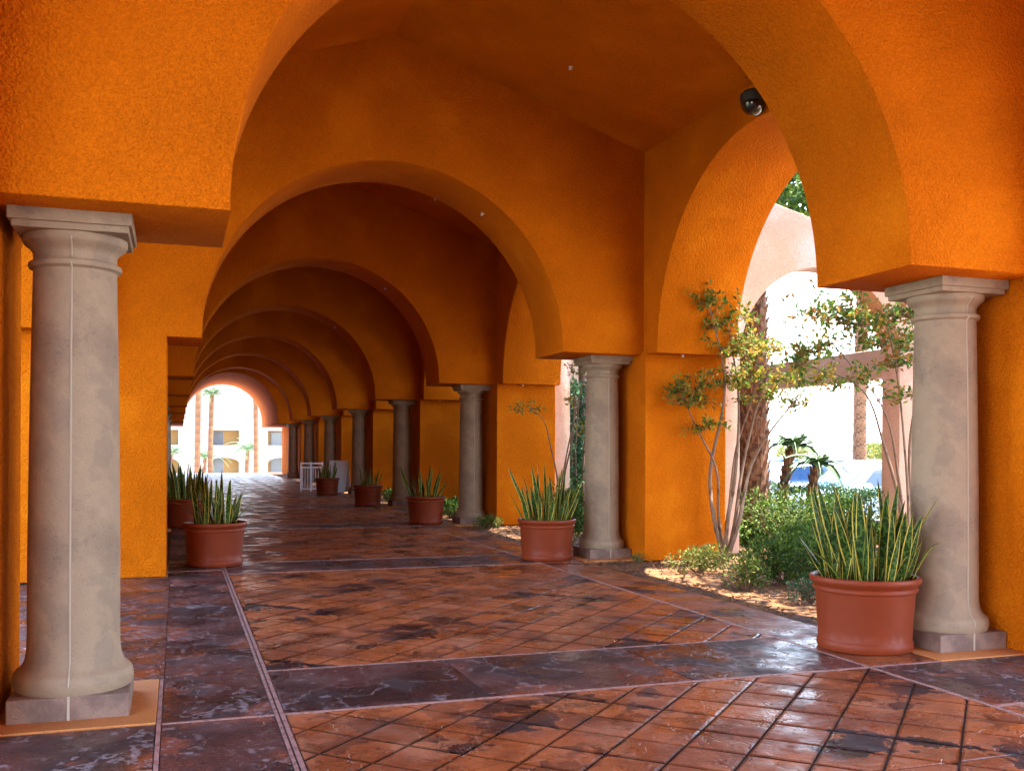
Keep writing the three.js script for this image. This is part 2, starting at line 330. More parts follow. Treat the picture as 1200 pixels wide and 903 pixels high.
// low prism in (v,u) with chamfered top edge
function flag(p, top, bot, ch, uvo, rot = 0, dye = 0) {
  const n = p.length, cx = p.reduce((s, q) => s + q[0], 0) / n, cy = p.reduce((s, q) => s + q[1], 0) / n;
  const pos = [], uv = [], vc = [];
  const drop = dye ? 0.004 : ch * 0.7;
  const inn = p.map((q) => { const d = Math.hypot(q[0] - cx, q[1] - cy), f = Math.max(0, 1 - ch * 1.3 / d); return [cx + (q[0] - cx) * f, cy + (q[1] - cy) * f]; });
  const cr = Math.cos(rot), sr = Math.sin(rot);
  const put = (q, h) => { pos.push(q[0], h, -q[1]); const t = h < top ? 1 - dye : 1; vc.push(t, t, t); const x = q[0] - cx, y = q[1] - cy; uv.push(cx + x * cr - y * sr + uvo[0], cy + x * sr + y * cr + uvo[1]); };
  for (let i = 0; i < n; i++) {
    const j = (i + 1) % n;
    put([cx, cy], top); put(inn[i], top); put(inn[j], top);
    put(inn[i], top); put(p[i], top - drop); put(p[j], top - drop); put(inn[i], top); put(p[j], top - drop); put(inn[j], top);
    put(p[i], top - drop); put(p[i], bot); put(p[j], bot); put(p[i], top - drop); put(p[j], bot); put(p[j], top - drop);
  }
  const g = new THREE.BufferGeometry(); g.setAttribute('position', new THREE.Float32BufferAttribute(pos, 3)); g.setAttribute('uv', new THREE.Float32BufferAttribute(uv, 2)); if (dye) g.setAttribute('color', new THREE.Float32BufferAttribute(vc, 3)); g.computeVertexNormals(); return g;
}
const V0 = 0.53, V1 = 4.42, TS = 0.305, GR = 0.012;
function tileField(v0, v1, u0, u1, single) {
  const D = TS * Math.SQRT2, merged = [[], [], []];
  for (let i = Math.floor(v0 / D) - 1; i * D < v1 + D; i++) for (let j = Math.floor(u0 / D) - 1; j * D < u1 + D; j++) for (const o of [0, 0.5]) {
    const cv = (i + o) * D, cu = (j + o) * D, hd = D / 2 - GR * 0.7;
    const p = clipRect([[cv - hd, cu], [cv, cu - hd], [cv + hd, cu], [cv, cu + hd]], v0, v1, u0, u1);
    if (!p || Math.abs(area(p)) < 0.004) continue;
    if (area(p) < 0) p.reverse();
    const y = -rr(0, 0.0022), m = R() < 0.6 ? 0 : R() < 0.5 ? 1 : 2;
    const g = flag(p, y, -0.014, 0.016, [0, 0], 0, rr(0.35, 0.75));
    if (single) part('tile', g, tileMats[m], paving); else merged[m].push(g);
  }
  if (!single) merged.forEach((l, m) => { if (l.length) { const o = part('tile_field', mergeGeometries(l), tileMats[m], paving); o.userData.kind = 'stuff'; } });
}
const matBorder = new THREE.MeshPhysicalMaterial({ ...floorOpts, map: tileMap, color: col(0.8, 0.8, 0.78) });
function panel(v0, v1, u0, u1, m = matSlate) { part('slate_panel', flag([[v0, u0], [v1, u0], [v1, u1], [v0, u1]], -rr(0, 0.0015), -0.014, 0.004, [rr(0, 3), rr(0, 3)]), m, paving); }
function joint(v0, v1, u0, u1) { part('joint_strip', metreUV(bx(v0, v1, -0.014, 0.0022, u0, u1)), matJoint, paving); }
const JW = 0.013;
const B0 = (k) => UF + 0.06 + BAY * k, B1 = (k) => UF + 1.16 + BAY * k;   // dark cross band under each arch
// fields: part of the bay before the first arch, then one for each bay
tileField(V0 + 0.035, V1 - JW, 3.7, B0(0) - JW, true);
tileField(V0 + 0.035, V1 - JW, -0.6, 3.692, false);
tileField(V1 + JW, 7.4, 2.2, 4.42, false);
panel(V1 + JW, 5.9, 4.46, B0(0) - JW); panel(5.93, 8, 4.46, B0(0) - JW); joint(V1 + JW, 8, 4.425, 4.455); joint(5.904, 5.926, 4.458, B0(0) - JW);
panel(V1 + JW, 7.4, -0.6, 2.19);
tileField(V0 + 0.035, V1 - JW, B1(0) + JW, B0(1) - JW, true);
for (let k = 1; k < NB - 1; k++) tileField(V0 + 0.035, V1 - JW, B1(k) + JW, B0(k + 1) - JW, false);
for (let k = 0; k < NB; k++) {
  const a = B0(k), b = B1(k);
  const cuts = [V0 + 0.035, 1.75, 3.1, V1 - JW];
  for (let i = 0; i < 3; i++) panel(cuts[i] + (i ? 0.004 : 0), cuts[i + 1] - (i < 2 ? 0.004 : 0), a + JW, b - JW);
  joint(V0 + 0.03, k ? V1 : PE, a - JW + 0.002, a + JW - 0.002);
  joint(V0 + 0.03, V1, b - JW + 0.002, b + JW - 0.002);
}
// double joint along the left of the field, single along the right, dark borders outside them
for (let k = -1; k < NB; k++) {
  const a = k < 0 ? -0.6 : B0(k) + 0.004, b = k === NB - 1 ? 61 : B0(k + 1) - 0.004;
  joint(V0 - 0.022, V0 - 0.004, a, b); joint(V0 + 0.006, V0 + 0.028, a, b);
  if (k >= 0) { joint(V1 - JW + 0.002, V1 + JW - 0.002, a + 0.02, b - 0.02); const h = (a + b) / 2; panel(V1 + JW, PE, a + 0.02, h - 0.01, matBorder); panel(V1 + JW, PE, h, b - 0.02, matBorder); }
  else joint(V1 - JW + 0.002, V1 + JW - 0.002, a, b - 0.02);
}
// left of the double joint
joint(-0.10, -0.078, -0.6, 6.56); panel(-0.074, V0 - 0.026, -0.6, 3.3); panel(-0.074, V0 - 0.026, 3.31, B0(0) - JW);
joint(-0.074, V0 - 0.026, B0(0) - JW + 0.002, B0(0) + JW - 0.002); panel(-0.074, V0 - 0.026, B0(0) + JW, B1(0) - 0.004);
panel(-0.074, V0 - 0.026, B1(0) + 0.004, 12.23); joint(-0.1, V0 - 0.026, 12.236, 12.264); panel(-0.1, V0 - 0.026, 12.27, 61);
panel(-0.9, -0.078, 6.585, 9.2); panel(-0.9, -0.078, 9.208, 11.77); joint(-0.93, -0.904, 6.66, 11.67); panel(-3.4, -0.934, 6.64, 8.9); panel(-3.4, -0.934, 8.93, 11.29); joint(-3.4, -0.934, 8.903, 8.927); panel(-3.4, -2.14, 11.3, 60);
joint(-3.427, -3.403, -0.6, 60);
panel(-1.6, -0.104, -0.6, 4.70); joint(-3.4, -0.104, 4.705, 4.727); panel(-1.6, -0.104, 4.732, 5.50); panel(-3.4, -1.62, -0.6, 4.70);
panel(MID - 1.9, V1 + 0.6, B1(NB - 1) + 0.1, 61);

// orange pads under columns and piers
function pad(v0, v1, u0, u1) { part('column_pad', metreUV(bx(v0, v1, -0.1, 0.006, u0, u1, 0.004)), matPad, paving); }
for (let k = 0; k < NB; k++) { pad(PE + 0.004, VO + 0.05, cl(k) - 0.66 + (k ? 0.2 : 0.2), cl(k) + 0.56); pad(LO - 0.05, -0.104, cl(k) - 0.44, cl(k) + 0.60); }

// planting bed
{
  const g = new THREE.PlaneGeometry(12.62 - PE, 58, 40, 240); g.rotateX(-Math.PI / 2); g.translate((PE + 12.62) / 2, -0.02, -(5.28 + 29));
  const p = g.attributes.position;
  for (let i = 0; i < p.count; i++) { const v = p.getX(i), u = -p.getZ(i); const e = Math.min(1, (v - PE) / 0.25); p.setY(i, -0.035 + e * (0.012 + 0.028 * (fbm(n1, v * 1.3, u * 1.3, 64, 3) - 0.3))); }
  g.computeVertexNormals();
  struct('planting_bed', metreUV(g), matMulch, 'bed of orange-brown mulch beside the paved walk', 'structure', 'planting bed');
}
{
  const g = new THREE.BoxGeometry(0.035, 0.008, 0.012), im = new THREE.InstancedMesh(g, new THREE.MeshStandardMaterial({ color: col(1, 1, 1), roughness: 1 }), 2600);
  const m = new THREE.Matrix4(), q = new THREE.Quaternion(), e = new THREE.Euler(), c = new THREE.Color();
  for (let i = 0; i < 2600; i++) {
    const u = rr(6.6, 19), v = PE + 0.05 + Math.pow(R(), 1.3) * 3.4; e.set(rr(-.4, .4), rr(0, 6.3), rr(-.4, .4)); q.setFromEuler(e); const s = rr(0.4, 1.5);
    m.compose(P3(v, 0.0 + rr(-0.006, 0.006), u), q, new THREE.Vector3(s, s, s)); im.setMatrixAt(i, m);
    const k = rr(0.5, 1.5); im.setColorAt(i, c.setRGB(0.17 * k, 0.07 * k, 0.022 * k));
  }
  im.name = 'bark_mulch'; im.castShadow = im.receiveShadow = true; im.userData = { kind: 'stuff', label: 'loose bark chips scattered over the planting bed', category: 'mulch' }; scene.add(im);
}
// ------------------------------------------------------------------ potted snake plants
const snakeTex = (() => {
  const W = 64, Hh = 512, d = new Uint8Array(W * Hh * 4), q = noiser(77);
  for (let j = 0; j < Hh; j++) for (let i = 0; i < W; i++) {
    const x = i / (W - 1) * 2 - 1, y = j / Hh;
    const wob = (q(y * 60, x * 4, 256) - 0.5) * 0.12, edge = sst(0.76, 0.84, Math.abs(x) + wob);
    const band = fbm(q, y * 44 + 0.8 * q(x * 5 + 9, y * 20, 256), x * 2.2 + 5, 256, 2);
    const g = mixc([0.014, 0.040, 0.006], [0.065, 0.125, 0.022], sst(0.46, 0.62, band));
    const c = rgbS(mixc(g, [0.52, 0.41, 0.07], edge)); const o = (j * W + i) * 4;
    d[o] = c[0] * 255; d[o + 1] = c[1] * 255; d[o + 2] = c[2] * 255; d[o + 3] = 255;
  }
  const t = new THREE.DataTexture(d, W, Hh); t.colorSpace = THREE.SRGBColorSpace; t.magFilter = THREE.LinearFilter; t.minFilter = THREE.LinearFilter; t.needsUpdate = true; return t;
})();
const matSnake = new THREE.MeshPhysicalMaterial({ map: snakeTex, roughness: 0.5, specularIntensity: 0.3, side: THREE.DoubleSide });
function snakeLeaf(len, wid, lean, curl, twist, droop = 0) {
  const n = 14, pos = [], uv = [], idx = [];
  let x = 0, y = 0, a = lean;
  for (let i = 0; i <= n; i++) {
    const t = i / n, w = wid * 0.5 * (0.62 + 0.6 * Math.sin(Math.min(1, t * 1.6) * Math.PI * 0.5)) * Math.pow(1 - Math.pow(t, 3.2), 0.8) + 0.001;
    const tw = twist * t, ct = Math.cos(tw), st = Math.sin(tw);
    for (const [s, dep] of [[-1, 1], [-0.5, 0.25], [0, 0], [0.5, 0.25], [1, 1]]) {
      const lx = s * w * ct, lz = s * w * st, cup = dep * w * 0.25;
      pos.push(x + lz + cup * Math.cos(a), y - cup * Math.sin(a) * 0.5, lx); uv.push((s + 1) / 2, t);
    }
    const step = len / n; x += Math.sin(a) * step; y += Math.cos(a) * step; a += (curl + droop * (t > 0.45 ? 1 : 0) * 3) / n;
  }
  for (let i = 0; i < n; i++) for (let j = 0; j < 4; j++) { const b = i * 5 + j; idx.push(b, b + 5, b + 1, b + 1, b + 5, b + 6); }
  const g = new THREE.BufferGeometry(); g.setIndex(idx); g.setAttribute('position', new THREE.Float32BufferAttribute(pos, 3)); g.setAttribute('uv', new THREE.Float32BufferAttribute(uv, 2)); g.computeVertexNormals(); return g;
}
const leafGeos = []; for (let i = 0; i < 12; i++) leafGeos.push(snakeLeaf(rr(0.48, 0.76), rr(0.044, 0.074), rr(-0.05, 0.16), rr(-0.2, 0.55), rr(-2.2, 2.2)));
const bentGeos = [snakeLeaf(0.70, 0.042, 0.5, 0.8, 0.4, 0.85), snakeLeaf(0.5, 0.05, 0.5, 0.6, 0.3, 0.3), snakeLeaf(0.55, 0.045, 0.3, 0.4, -0.6, 0.75)];
const potProfile = [[0.0, 0.0], [0.315, 0.0], [0.332, 0.006], [0.340, 0.02], [0.341, 0.055], [0.336, 0.07], [0.330, 0.078], [0.334, 0.15], [0.352, 0.40], [0.357, 0.425], [0.368, 0.43], [0.373, 0.442], [0.370, 0.456], [0.362, 0.464], [0.368, 0.472], [0.385, 0.488], [0.394, 0.503], [0.395, 0.52], [0.389, 0.532], [0.376, 0.537], [0.362, 0.532], [0.355, 0.515], [0.352, 0.48], [0.348, 0.44]];
const potGeo = latheM(potProfile, 64);
const soilGeo = (() => {
  const g = new THREE.CircleGeometry(0.352, 40, 0, Math.PI * 2); const s = new THREE.RingGeometry(0.001, 0.352, 40, 10); s.rotateX(-Math.PI / 2); g.dispose();
  const p = s.attributes.position; for (let i = 0; i < p.count; i++) { const x = p.getX(i), z = p.getZ(i); p.setY(i, 0.488 + 0.05 * (fbm(n2, x * 9 + 20, z * 9 + 20, 64, 3) - 0.4)); }
  s.computeVertexNormals(); return metreUV(s);
})();
function snakePot(label, v, u, nLeaf, scale, spread, extra) {
  const o = thing('potted_snake_plant', label, 'potted plant', v, 0, u, 0, undefined);
  part('pot', potGeo, matPot, o); part('soil', soilGeo, matSoil, o);
  const leaf = (geo, x, z, dir, s) => { const l = part('leaf', geo, matSnake, o); l.position.set(x, 0.47, z); l.rotation.y = dir; l.scale.setScalar(s); return l; };
  for (let i = 0; i < nLeaf; i++) {
    const a = i * 2.39996 + rr(-0.3, 0.3), r = 0.29 * Math.sqrt((i + 0.5) / nLeaf) * spread;
    const l = leaf(leafGeos[Math.floor(R() * 12)], r * Math.cos(a), r * Math.sin(a), rr(0, 6.28), scale * rr(0.55, 1.15));
    const tilt = (r / 0.29) * rr(0.04, 0.5) + rr(-0.06, 0.06);
    l.rotation.set(0, 0, 0); l.rotateOnAxis(new THREE.Vector3(Math.sin(a), 0, -Math.cos(a)), tilt); l.rotateY(rr(0, 6.28));
  }
  (extra || []).forEach(([g, x, z, d, s]) => leaf(bentGeos[g], x, z, d, s));
  return o;
}
const G = 'potted snake plants lining the walk';
snakePot('terracotta pot of tall yellow-edged snake plant with one leaf drooping over the rim', 4.83, 6.07, 76, 1.0, 1.0, [[0, 0.26, 0.05, 0.1, 1.35], [1, 0.27, -0.1, 0.2, 1.1], [2, 0.2, 0.24, -0.9, 0.9], [1, -0.25, 0.1, 2.9, 0.9]]);
snakePot('terracotta pot of dark snake plant with spiky leaves before the thin bare shrub', 4.66, 12.27, 58, 0.95, 1.05);
snakePot('terracotta pot of snake plant with two long leaves reaching sideways, between columns', 4.62, 18.85, 34, 0.85, 0.95, [[1, 0.2, 0, 0.3, 1.0], [1, -0.2, 0, 3.0, 0.9]]);
snakePot('short sparse snake plant in a terracotta pot with sprawling leaves', 4.63, 25.15, 24, 0.62, 0.95, [[1, 0.15, 0, 0.2, 0.9]]);
snakePot('terracotta pot of snake plant standing before the white folding sign', 4.5, 31.5, 32, 0.78, 0.8);
snakePot('terracotta pot of snake plant with loose leaves at the corner of the wide pier', 0.44, 12.83, 40, 0.92, 0.8, [[1, -0.15, 0.1, 3.3, 1.1], [1, 0.2, 0.05, 0.1, 1.0], [2, -0.1, 0.1, 3.6, 0.9], [1, 0.18, -0.1, -0.4, 0.95]]);
snakePot('shadowed snake plant pot half hidden past the wide orange pier', 0.12, 19.1, 52, 1.0, 1.1, [[2, 0.2, 0, 0.2, 1], [0, -0.2, 0.1, 3.0, 1]]);
scene.children.forEach((o) => { if (o.userData.category === 'potted plant') o.userData.group = G; });
// ------------------------------------------------------------------ shrubs, trees
const leafMats = {};
const leafMat = new THREE.MeshPhysicalMaterial({ vertexColors: true, roughness: 0.85, specularIntensity: 0.35, transmission: 0.32, thickness: 0, side: THREE.DoubleSide });
function leafQuad(pos, nor, colr, p, dir, up, L, W, c) {
  // a folded leaf of four triangles
  const side = dir.clone().cross(up).normalize(), n = side.clone().cross(dir).normalize();
  const a = p, b = p.clone().addScaledVector(dir, L), m = p.clone().addScaledVector(dir, L * 0.45);
  const l = m.clone().addScaledVector(side, W / 2).addScaledVector(n, W * 0.18), r = m.clone().addScaledVector(side, -W / 2).addScaledVector(n, W * 0.18);
  const tri = (x, y, z) => { const e = y.clone().sub(x).cross(z.clone().sub(x)).normalize(); for (const q of [x, y, z]) { pos.push(q.x, q.y, q.z); nor.push(e.x, e.y, e.z); colr.push(c[0], c[1], c[2]); } };
  tri(a, m, l); tri(l, m, b); tri(a, r, m); tri(r, b, m);
}
function fromArrays(pos, nor, colr) { const g = new THREE.BufferGeometry(); g.setAttribute('position', new THREE.Float32BufferAttribute(pos, 3)); g.setAttribute('normal', new THREE.Float32BufferAttribute(nor, 3)); g.setAttribute('color', new THREE.Float32BufferAttribute(colr, 3)); return g; }
const rdir = () => { const z = rr(-1, 1), a = rr(0, 6.283), s = Math.sqrt(1 - z * z); return new THREE.Vector3(s * Math.cos(a), z, s * Math.sin(a)); };
const UPV = new THREE.Vector3(0, 1, 0);
const GREENS = [[0.036, 0.085, 0.008], [0.06, 0.12, 0.011], [0.11, 0.16, 0.018], [0.024, 0.058, 0.008]];
const YELLOWS = [[0.12, 0.15, 0.02], [0.19, 0.18, 0.03], [0.08, 0.11, 0.018], [0.17, 0.13, 0.025]];
const MIXED = [[0.08, 0.15, 0.012], [0.20, 0.24, 0.02], [0.38, 0.26, 0.025], [0.06, 0.11, 0.012], [0.34, 0.17, 0.02]];
const DARKS = [[0.03, 0.075, 0.03], [0.045, 0.10, 0.04], [0.025, 0.06, 0.025]];
const pick = (a) => a[Math.floor(R() * a.length)];
const matTwig = new THREE.MeshStandardMaterial({ color: col(0.16, 0.085, 0.045), roughness: 0.9 });
const barkMap = tex(256, (x, y) => rgbS(mixc([0.20, 0.115, 0.065], [0.11, 0.058, 0.032], sst(0.4, 0.65, fbm(n1, x * 8, y * 4, 8, 5))), 0.8 + 0.4 * n2(x * 90, y * 30, 90)), true, 0.5);
const matBark = new THREE.MeshStandardMaterial({ map: barkMap, bumpMap: stoneBump, bumpScale: 0.004, roughness: 0.85 });
function bush(name, label, category, v, u, rx, rz, hh, n, leafL, pal, group, clumps = 7) {
  const o = thing(name, label, category, v, 0, u, 0, group);
  const cs = []; for (let i = 0; i < clumps; i++) { const a = i * 2.4 + rr(-.4, .4), q = Math.sqrt((i + 0.3) / clumps) * 0.68; cs.push([q * rx * Math.cos(a), hh * rr(0.42, 0.66) * (1 - 0.35 * q), q * rz * Math.sin(a), rr(0.36, 0.52)]); }
  const tw = [];
  for (const [cx, cy, cz] of cs) for (let i = 0; i < 2; i++) tw.push(tube([new THREE.Vector3(cx * 0.15, -0.02, cz * 0.15), new THREE.Vector3(cx * 0.6 + rr(-.03, .03), cy * 0.5, cz * 0.6 + rr(-.03, .03)), new THREE.Vector3(cx * 1.1 + rr(-.08, .08), cy * 1.2, cz * 1.1 + rr(-.08, .08))], 0.009, 0.003, 6, 5));
  part('stems', mergeGeometries(tw), matTwig, o);
  const pos = [], nor = [], cc = [];
  for (let i = 0; i < n; i++) {
    const [cx, cy, cz, cr] = pick(cs), d = rdir(), k = Math.pow(R(), 0.28);
    const p = new THREE.Vector3(cx + d.x * cr * rx * k, cy + d.y * cr * hh * 0.9 * k, cz + d.z * cr * rz * k);
    if (p.y < 0.02) p.y = rr(0.02, 0.08);
    const dd = d.clone().multiplyScalar(0.8).add(rdir().multiplyScalar(0.75)).add(new THREE.Vector3(0, 0.25, 0)).normalize();
    const c = pick(pal), b = rr(0.75, 1.25), s = rr(0.65, 1.25);
    leafQuad(pos, nor, cc, p, dd, rdir(), leafL * s, leafL * 0.5 * s, [c[0] * b, c[1] * b, c[2] * b]);
  }
  part('foliage', fromArrays(pos, nor, cc), leafMat, o); return o;
}
function shrubTree(label, v, u, stems, sprays, pal, leafL, rBase, group) {
  // local x runs across the view of the opening, y up
  const o = thing('multi_stemmed_tree', label, 'small tree', v, 0, u, -YAW, group);
  const wood = [], pos = [], nor = [], cc = [];
  const tops = [];
  stems.forEach((st, i) => {
    const pts = [new THREE.Vector3(rr(-.03, .03), -0.03, rr(-.03, .03)), ...st.map(([x, y, z]) => new THREE.Vector3(x, y, z ?? rr(-.2, .2)))];
    wood.push(tube(pts, rBase * rr(0.75, 1.1), rBase * 0.16, 24, 7));
    const c = new THREE.CatmullRomCurve3(pts); for (let t = 0.45; t <= 1; t += 0.05) tops.push(c.getPoint(t));
  });
  for (let [x, y, r, n, z = 0] of sprays) {
    const cen = new THREE.Vector3(x, y, z + rr(-.15, .15));
    let best = tops[0]; for (const t of tops) if (t.y < y + 0.05 && t.distanceTo(cen) < best.distanceTo(cen)) best = t;
    const m = best.clone().lerp(cen, 0.5).add(new THREE.Vector3(rr(-.05, .05), 0.04, rr(-.05, .05)));
    wood.push(tube([best, m, cen], rBase * 0.2, 0.004, 8, 5));
    n = Math.round(n * 2.3); const tn = Math.max(4, Math.round(n / 20));
    for (let k = 0; k < tn; k++) {
      const d = rdir(); d.y = Math.abs(d.y) * 0.9 - 0.15; d.normalize();
      const e = cen.clone().addScaledVector(d, r * rr(0.5, 1.55)), mid = cen.clone().lerp(e, 0.5).add(rdir().multiplyScalar(r * 0.12));
      wood.push(tube([cen.clone().lerp(best, rr(0, 0.3)), mid, e], 0.0035, 0.0015, 5, 4));
      const cv = new THREE.QuadraticBezierCurve3(cen, mid, e);
      for (let q = 0; q < n / tn; q++) {
        const t = rr(0.2, 1.05), p = cv.getPoint(Math.min(1, t)).add(rdir().multiplyScalar(0.05));
        const c = pick(pal), b = rr(0.75, 1.25), s = rr(0.6, 1.2);
        leafQuad(pos, nor, cc, p, d.clone().multiplyScalar(0.5).add(rdir()).add(new THREE.Vector3(0, -0.15, 0)).normalize(), rdir(), leafL * s, leafL * 0.5 * s, [c[0] * b, c[1] * b, c[2] * b]);
      }
    }
  }
  part('trunk', mergeGeometries(wood), matBark, o); part('crown', fromArrays(pos, nor, cc), leafMat, o); return o;
}
shrubTree('slender multi-stemmed tree fanning up before the orange pier and palm trunk', 6.78, 11.3,
  [[[-.14, .55], [-.16, 1.15], [-.02, 2.3], [-.24, 3.4]], [[.05, .5], [.10, 1.1], [.2, 2.2], [.02, 3.2]], [[.12, .45], [.28, 1.3], [.55, 2.4], [.75, 2.95]], [[.16, .5], [.42, 1.35], [.9, 2.1], [1.3, 2.4]], [[-.08, .6], [-.12, 1.2], [-.36, 1.8], [-.6, 2.2]], [[.02, .6], [.2, 1.5], [.4, 2.2], [.42, 2.9]]],
  [[-.42, 2.10, .30, 150], [-.6, 2.2, .2, 80], [-.2, 1.75, .25, 70], [-.26, 3.35, .28, 110], [-.2, 3.05, .25, 80], [.02, 2.75, .3, 110], [.0, 2.3, .3, 90], [.35, 2.85, .38, 150], [.3, 2.4, .4, 170], [.62, 2.75, .35, 120], [.55, 2.15, .35, 120], [.95, 2.35, .35, 120], [1.0, 2.05, .28, 80], [1.3, 2.4, .25, 70], [.2, 3.2, .25, 60]],
  MIXED, 0.075, 0.032);
shrubTree('arching leafy tree leaning out behind the stone column and big pot', 7.62, 8.85,
  [[[-.02, .7], [-.08, 1.2], [-.35, 1.9], [-.8, 2.65]], [[.0, .8], [-.03, 1.4], [-.1, 2.3], [-.35, 3.05]], [[.05, .8], [.06, 1.5], [.05, 2.4], [-.05, 3.0]], [[-.05, .8], [-.2, 1.5], [-.6, 2.15], [-1.2, 2.4]]],
  [[-.5, 2.85, .42, 200], [-.15, 2.95, .35, 150], [-.2, 2.4, .33, 120], [-.75, 2.9, .4, 150], [-1.0, 2.55, .38, 140], [-.7, 2.2, .32, 90], [-1.22, 2.4, .25, 70], [-.05, 2.05, .25, 70], [.05, 2.6, .3, 110], [-.4, 2.6, .35, 120], [-.95, 2.95, .3, 80]],
  [[0.08, 0.17, 0.025], [0.16, 0.24, 0.03], [0.30, 0.20, 0.03], [0.06, 0.12, 0.02], [0.30, 0.13, 0.03]], 0.075, 0.026);
shrubTree('thin almost bare shrub with one twig arching against the orange pier', 5.82, 14.8,
  [[[.03, .6], [.12, 1.3], [.3, 2.2], [.48, 3.0]], [[.0, .9], [-.12, 1.5], [-.3, 2.0], [-.6, 2.1]], [[.1, 1.0], [.22, 1.7], [.24, 2.5], [.2, 2.9]]],
  [[-.45, 2.12, .2, 34], [-.68, 2.05, .16, 26], [.45, 2.75, .2, 26], [.2, 2.7, .2, 20], [.45, 1.7, .2, 24], [.3, 2.2, .2, 20]], MIXED, 0.06, 0.022);

bush('rounded_shrub', 'large rounded green shrub with pale leaf tips beyond the spur arch', 'shrub', 8.75, 12.95, 0.72, 0.7, 0.98, 2600, 0.06, [...GREENS, [0.2, 0.26, 0.06]], 'shrubs in the planting bed', 10);
bush('rounded_shrub', 'mounded shrub filling the bed behind the big pot', 'shrub', 9.7, 12.75, 0.7, 0.6, 0.95, 4200, 0.06, GREENS, 'shrubs in the planting bed', 9);
bush('rounded_shrub', 'dense green shrub at the foot of the palm trunk', 'shrub', 7.62, 10.6, 0.5, 0.5, 0.62, 3200, 0.055, GREENS, 'shrubs in the planting bed', 8);
bush('rounded_shrub', 'dark green spreading shrub behind the bright sun patch', 'shrub', 6.35, 9.35, 0.52, 0.45, 0.56, 3400, 0.05, GREENS, 'shrubs in the planting bed', 8);
bush('rounded_shrub', 'bright green shrub growing left of the large pot, over mulch', 'shrub', 6.85, 8.9, 0.45, 0.4, 0.5, 2600, 0.05, GREENS, 'shrubs in the planting bed', 7);
bush('low_shrub', 'low yellow-green shrub at the foot of the multi-stemmed tree', 'shrub', 5.98, 10.55, 0.50, 0.36, 0.33, 1300, 0.048, YELLOWS, 'shrubs in the planting bed', 7);
bush('low_shrub', 'small leggy shrub at the corner of the sun patch', 'shrub', 5.68, 9.0, 0.27, 0.25, 0.42, 1100, 0.042, [...GREENS, ...YELLOWS], 'shrubs in the planting bed', 6);
bush('low_shrub', 'tiny sparse shrub on bare mulch beside the big pot', 'shrub', 5.82, 8.1, 0.24, 0.2, 0.27, 420, 0.04, DARKS, 'shrubs in the planting bed', 5);
bush('low_shrub', 'leafy shrub behind the second pot of the planted side', 'shrub', 5.72, 14.1, 0.42, 0.4, 0.98, 2600, 0.055, GREENS, 'shrubs in the planting bed', 9);
bush('low_shrub', 'small ground shrub beside the third column plinth', 'shrub', 5.5, 17.5, 0.28, 0.25, 0.26, 800, 0.045, [...GREENS, ...YELLOWS], 'shrubs in the planting bed', 5);
bush('low_shrub', 'little sprig growing at the corner of the near pier', 'shrub', 5.66, 11.55, 0.11, 0.1, 0.13, 110, 0.04, YELLOWS, 'shrubs in the planting bed', 3);
bush('low_shrub', 'leafy shrub in the bed between the third and fourth columns', 'shrub', 5.55, 20.4, 0.33, 0.4, 0.4, 1500, 0.05, GREENS, 'shrubs in the planting bed', 6);
bush('low_shrub', 'leafy shrub in the bed past the fourth column', 'shrub', 5.6, 27.2, 0.33, 0.4, 0.4, 1200, 0.05, GREENS, 'shrubs in the planting bed', 6);
// clipped hedge before the parking lot
{
  const o = thing('clipped_hedge', 'long dark green clipped hedge in front of the parked cars', 'hedge', 12.1, 0, 11);
  part('stems', mergeGeometries(Array.from({ length: 22 }, (_, i) => tube([new THREE.Vector3(rr(-.1, .1), -0.05, -i * 0.62), new THREE.Vector3(rr(-.1, .1), 0.3, -i * 0.62 + 0.1), new THREE.Vector3(rr(-.2, .2), 0.6, -i * 0.62)], 0.02, 0.006, 5, 5))), matTwig, o);
  const pos = [], nor = [], cc = [];
  for (let i = 0; i < 15000; i++) {
    const z = -rr(0, 13.5), f = R(), bump = 0.05 * Math.sin(z * 3.1) + 0.04 * Math.sin(z * 7.7); let x, y;
    if (f < 0.45) { x = rr(-.42, .42); y = 0.72 + bump + rr(-.1, .02); } else { x = (f < 0.75 ? -1 : 1) * (0.42 + bump + rr(-.1, .02)); y = rr(0.02, 0.74); }
    const c = pick(DARKS), b = rr(0.8, 1.4); leafQuad(pos, nor, cc, new THREE.Vector3(x, y, z), rdir(), rdir(), 0.06, 0.035, c.map((q) => q * b));
  }
  part('foliage', fromArrays(pos, nor, cc), leafMat, o);
}
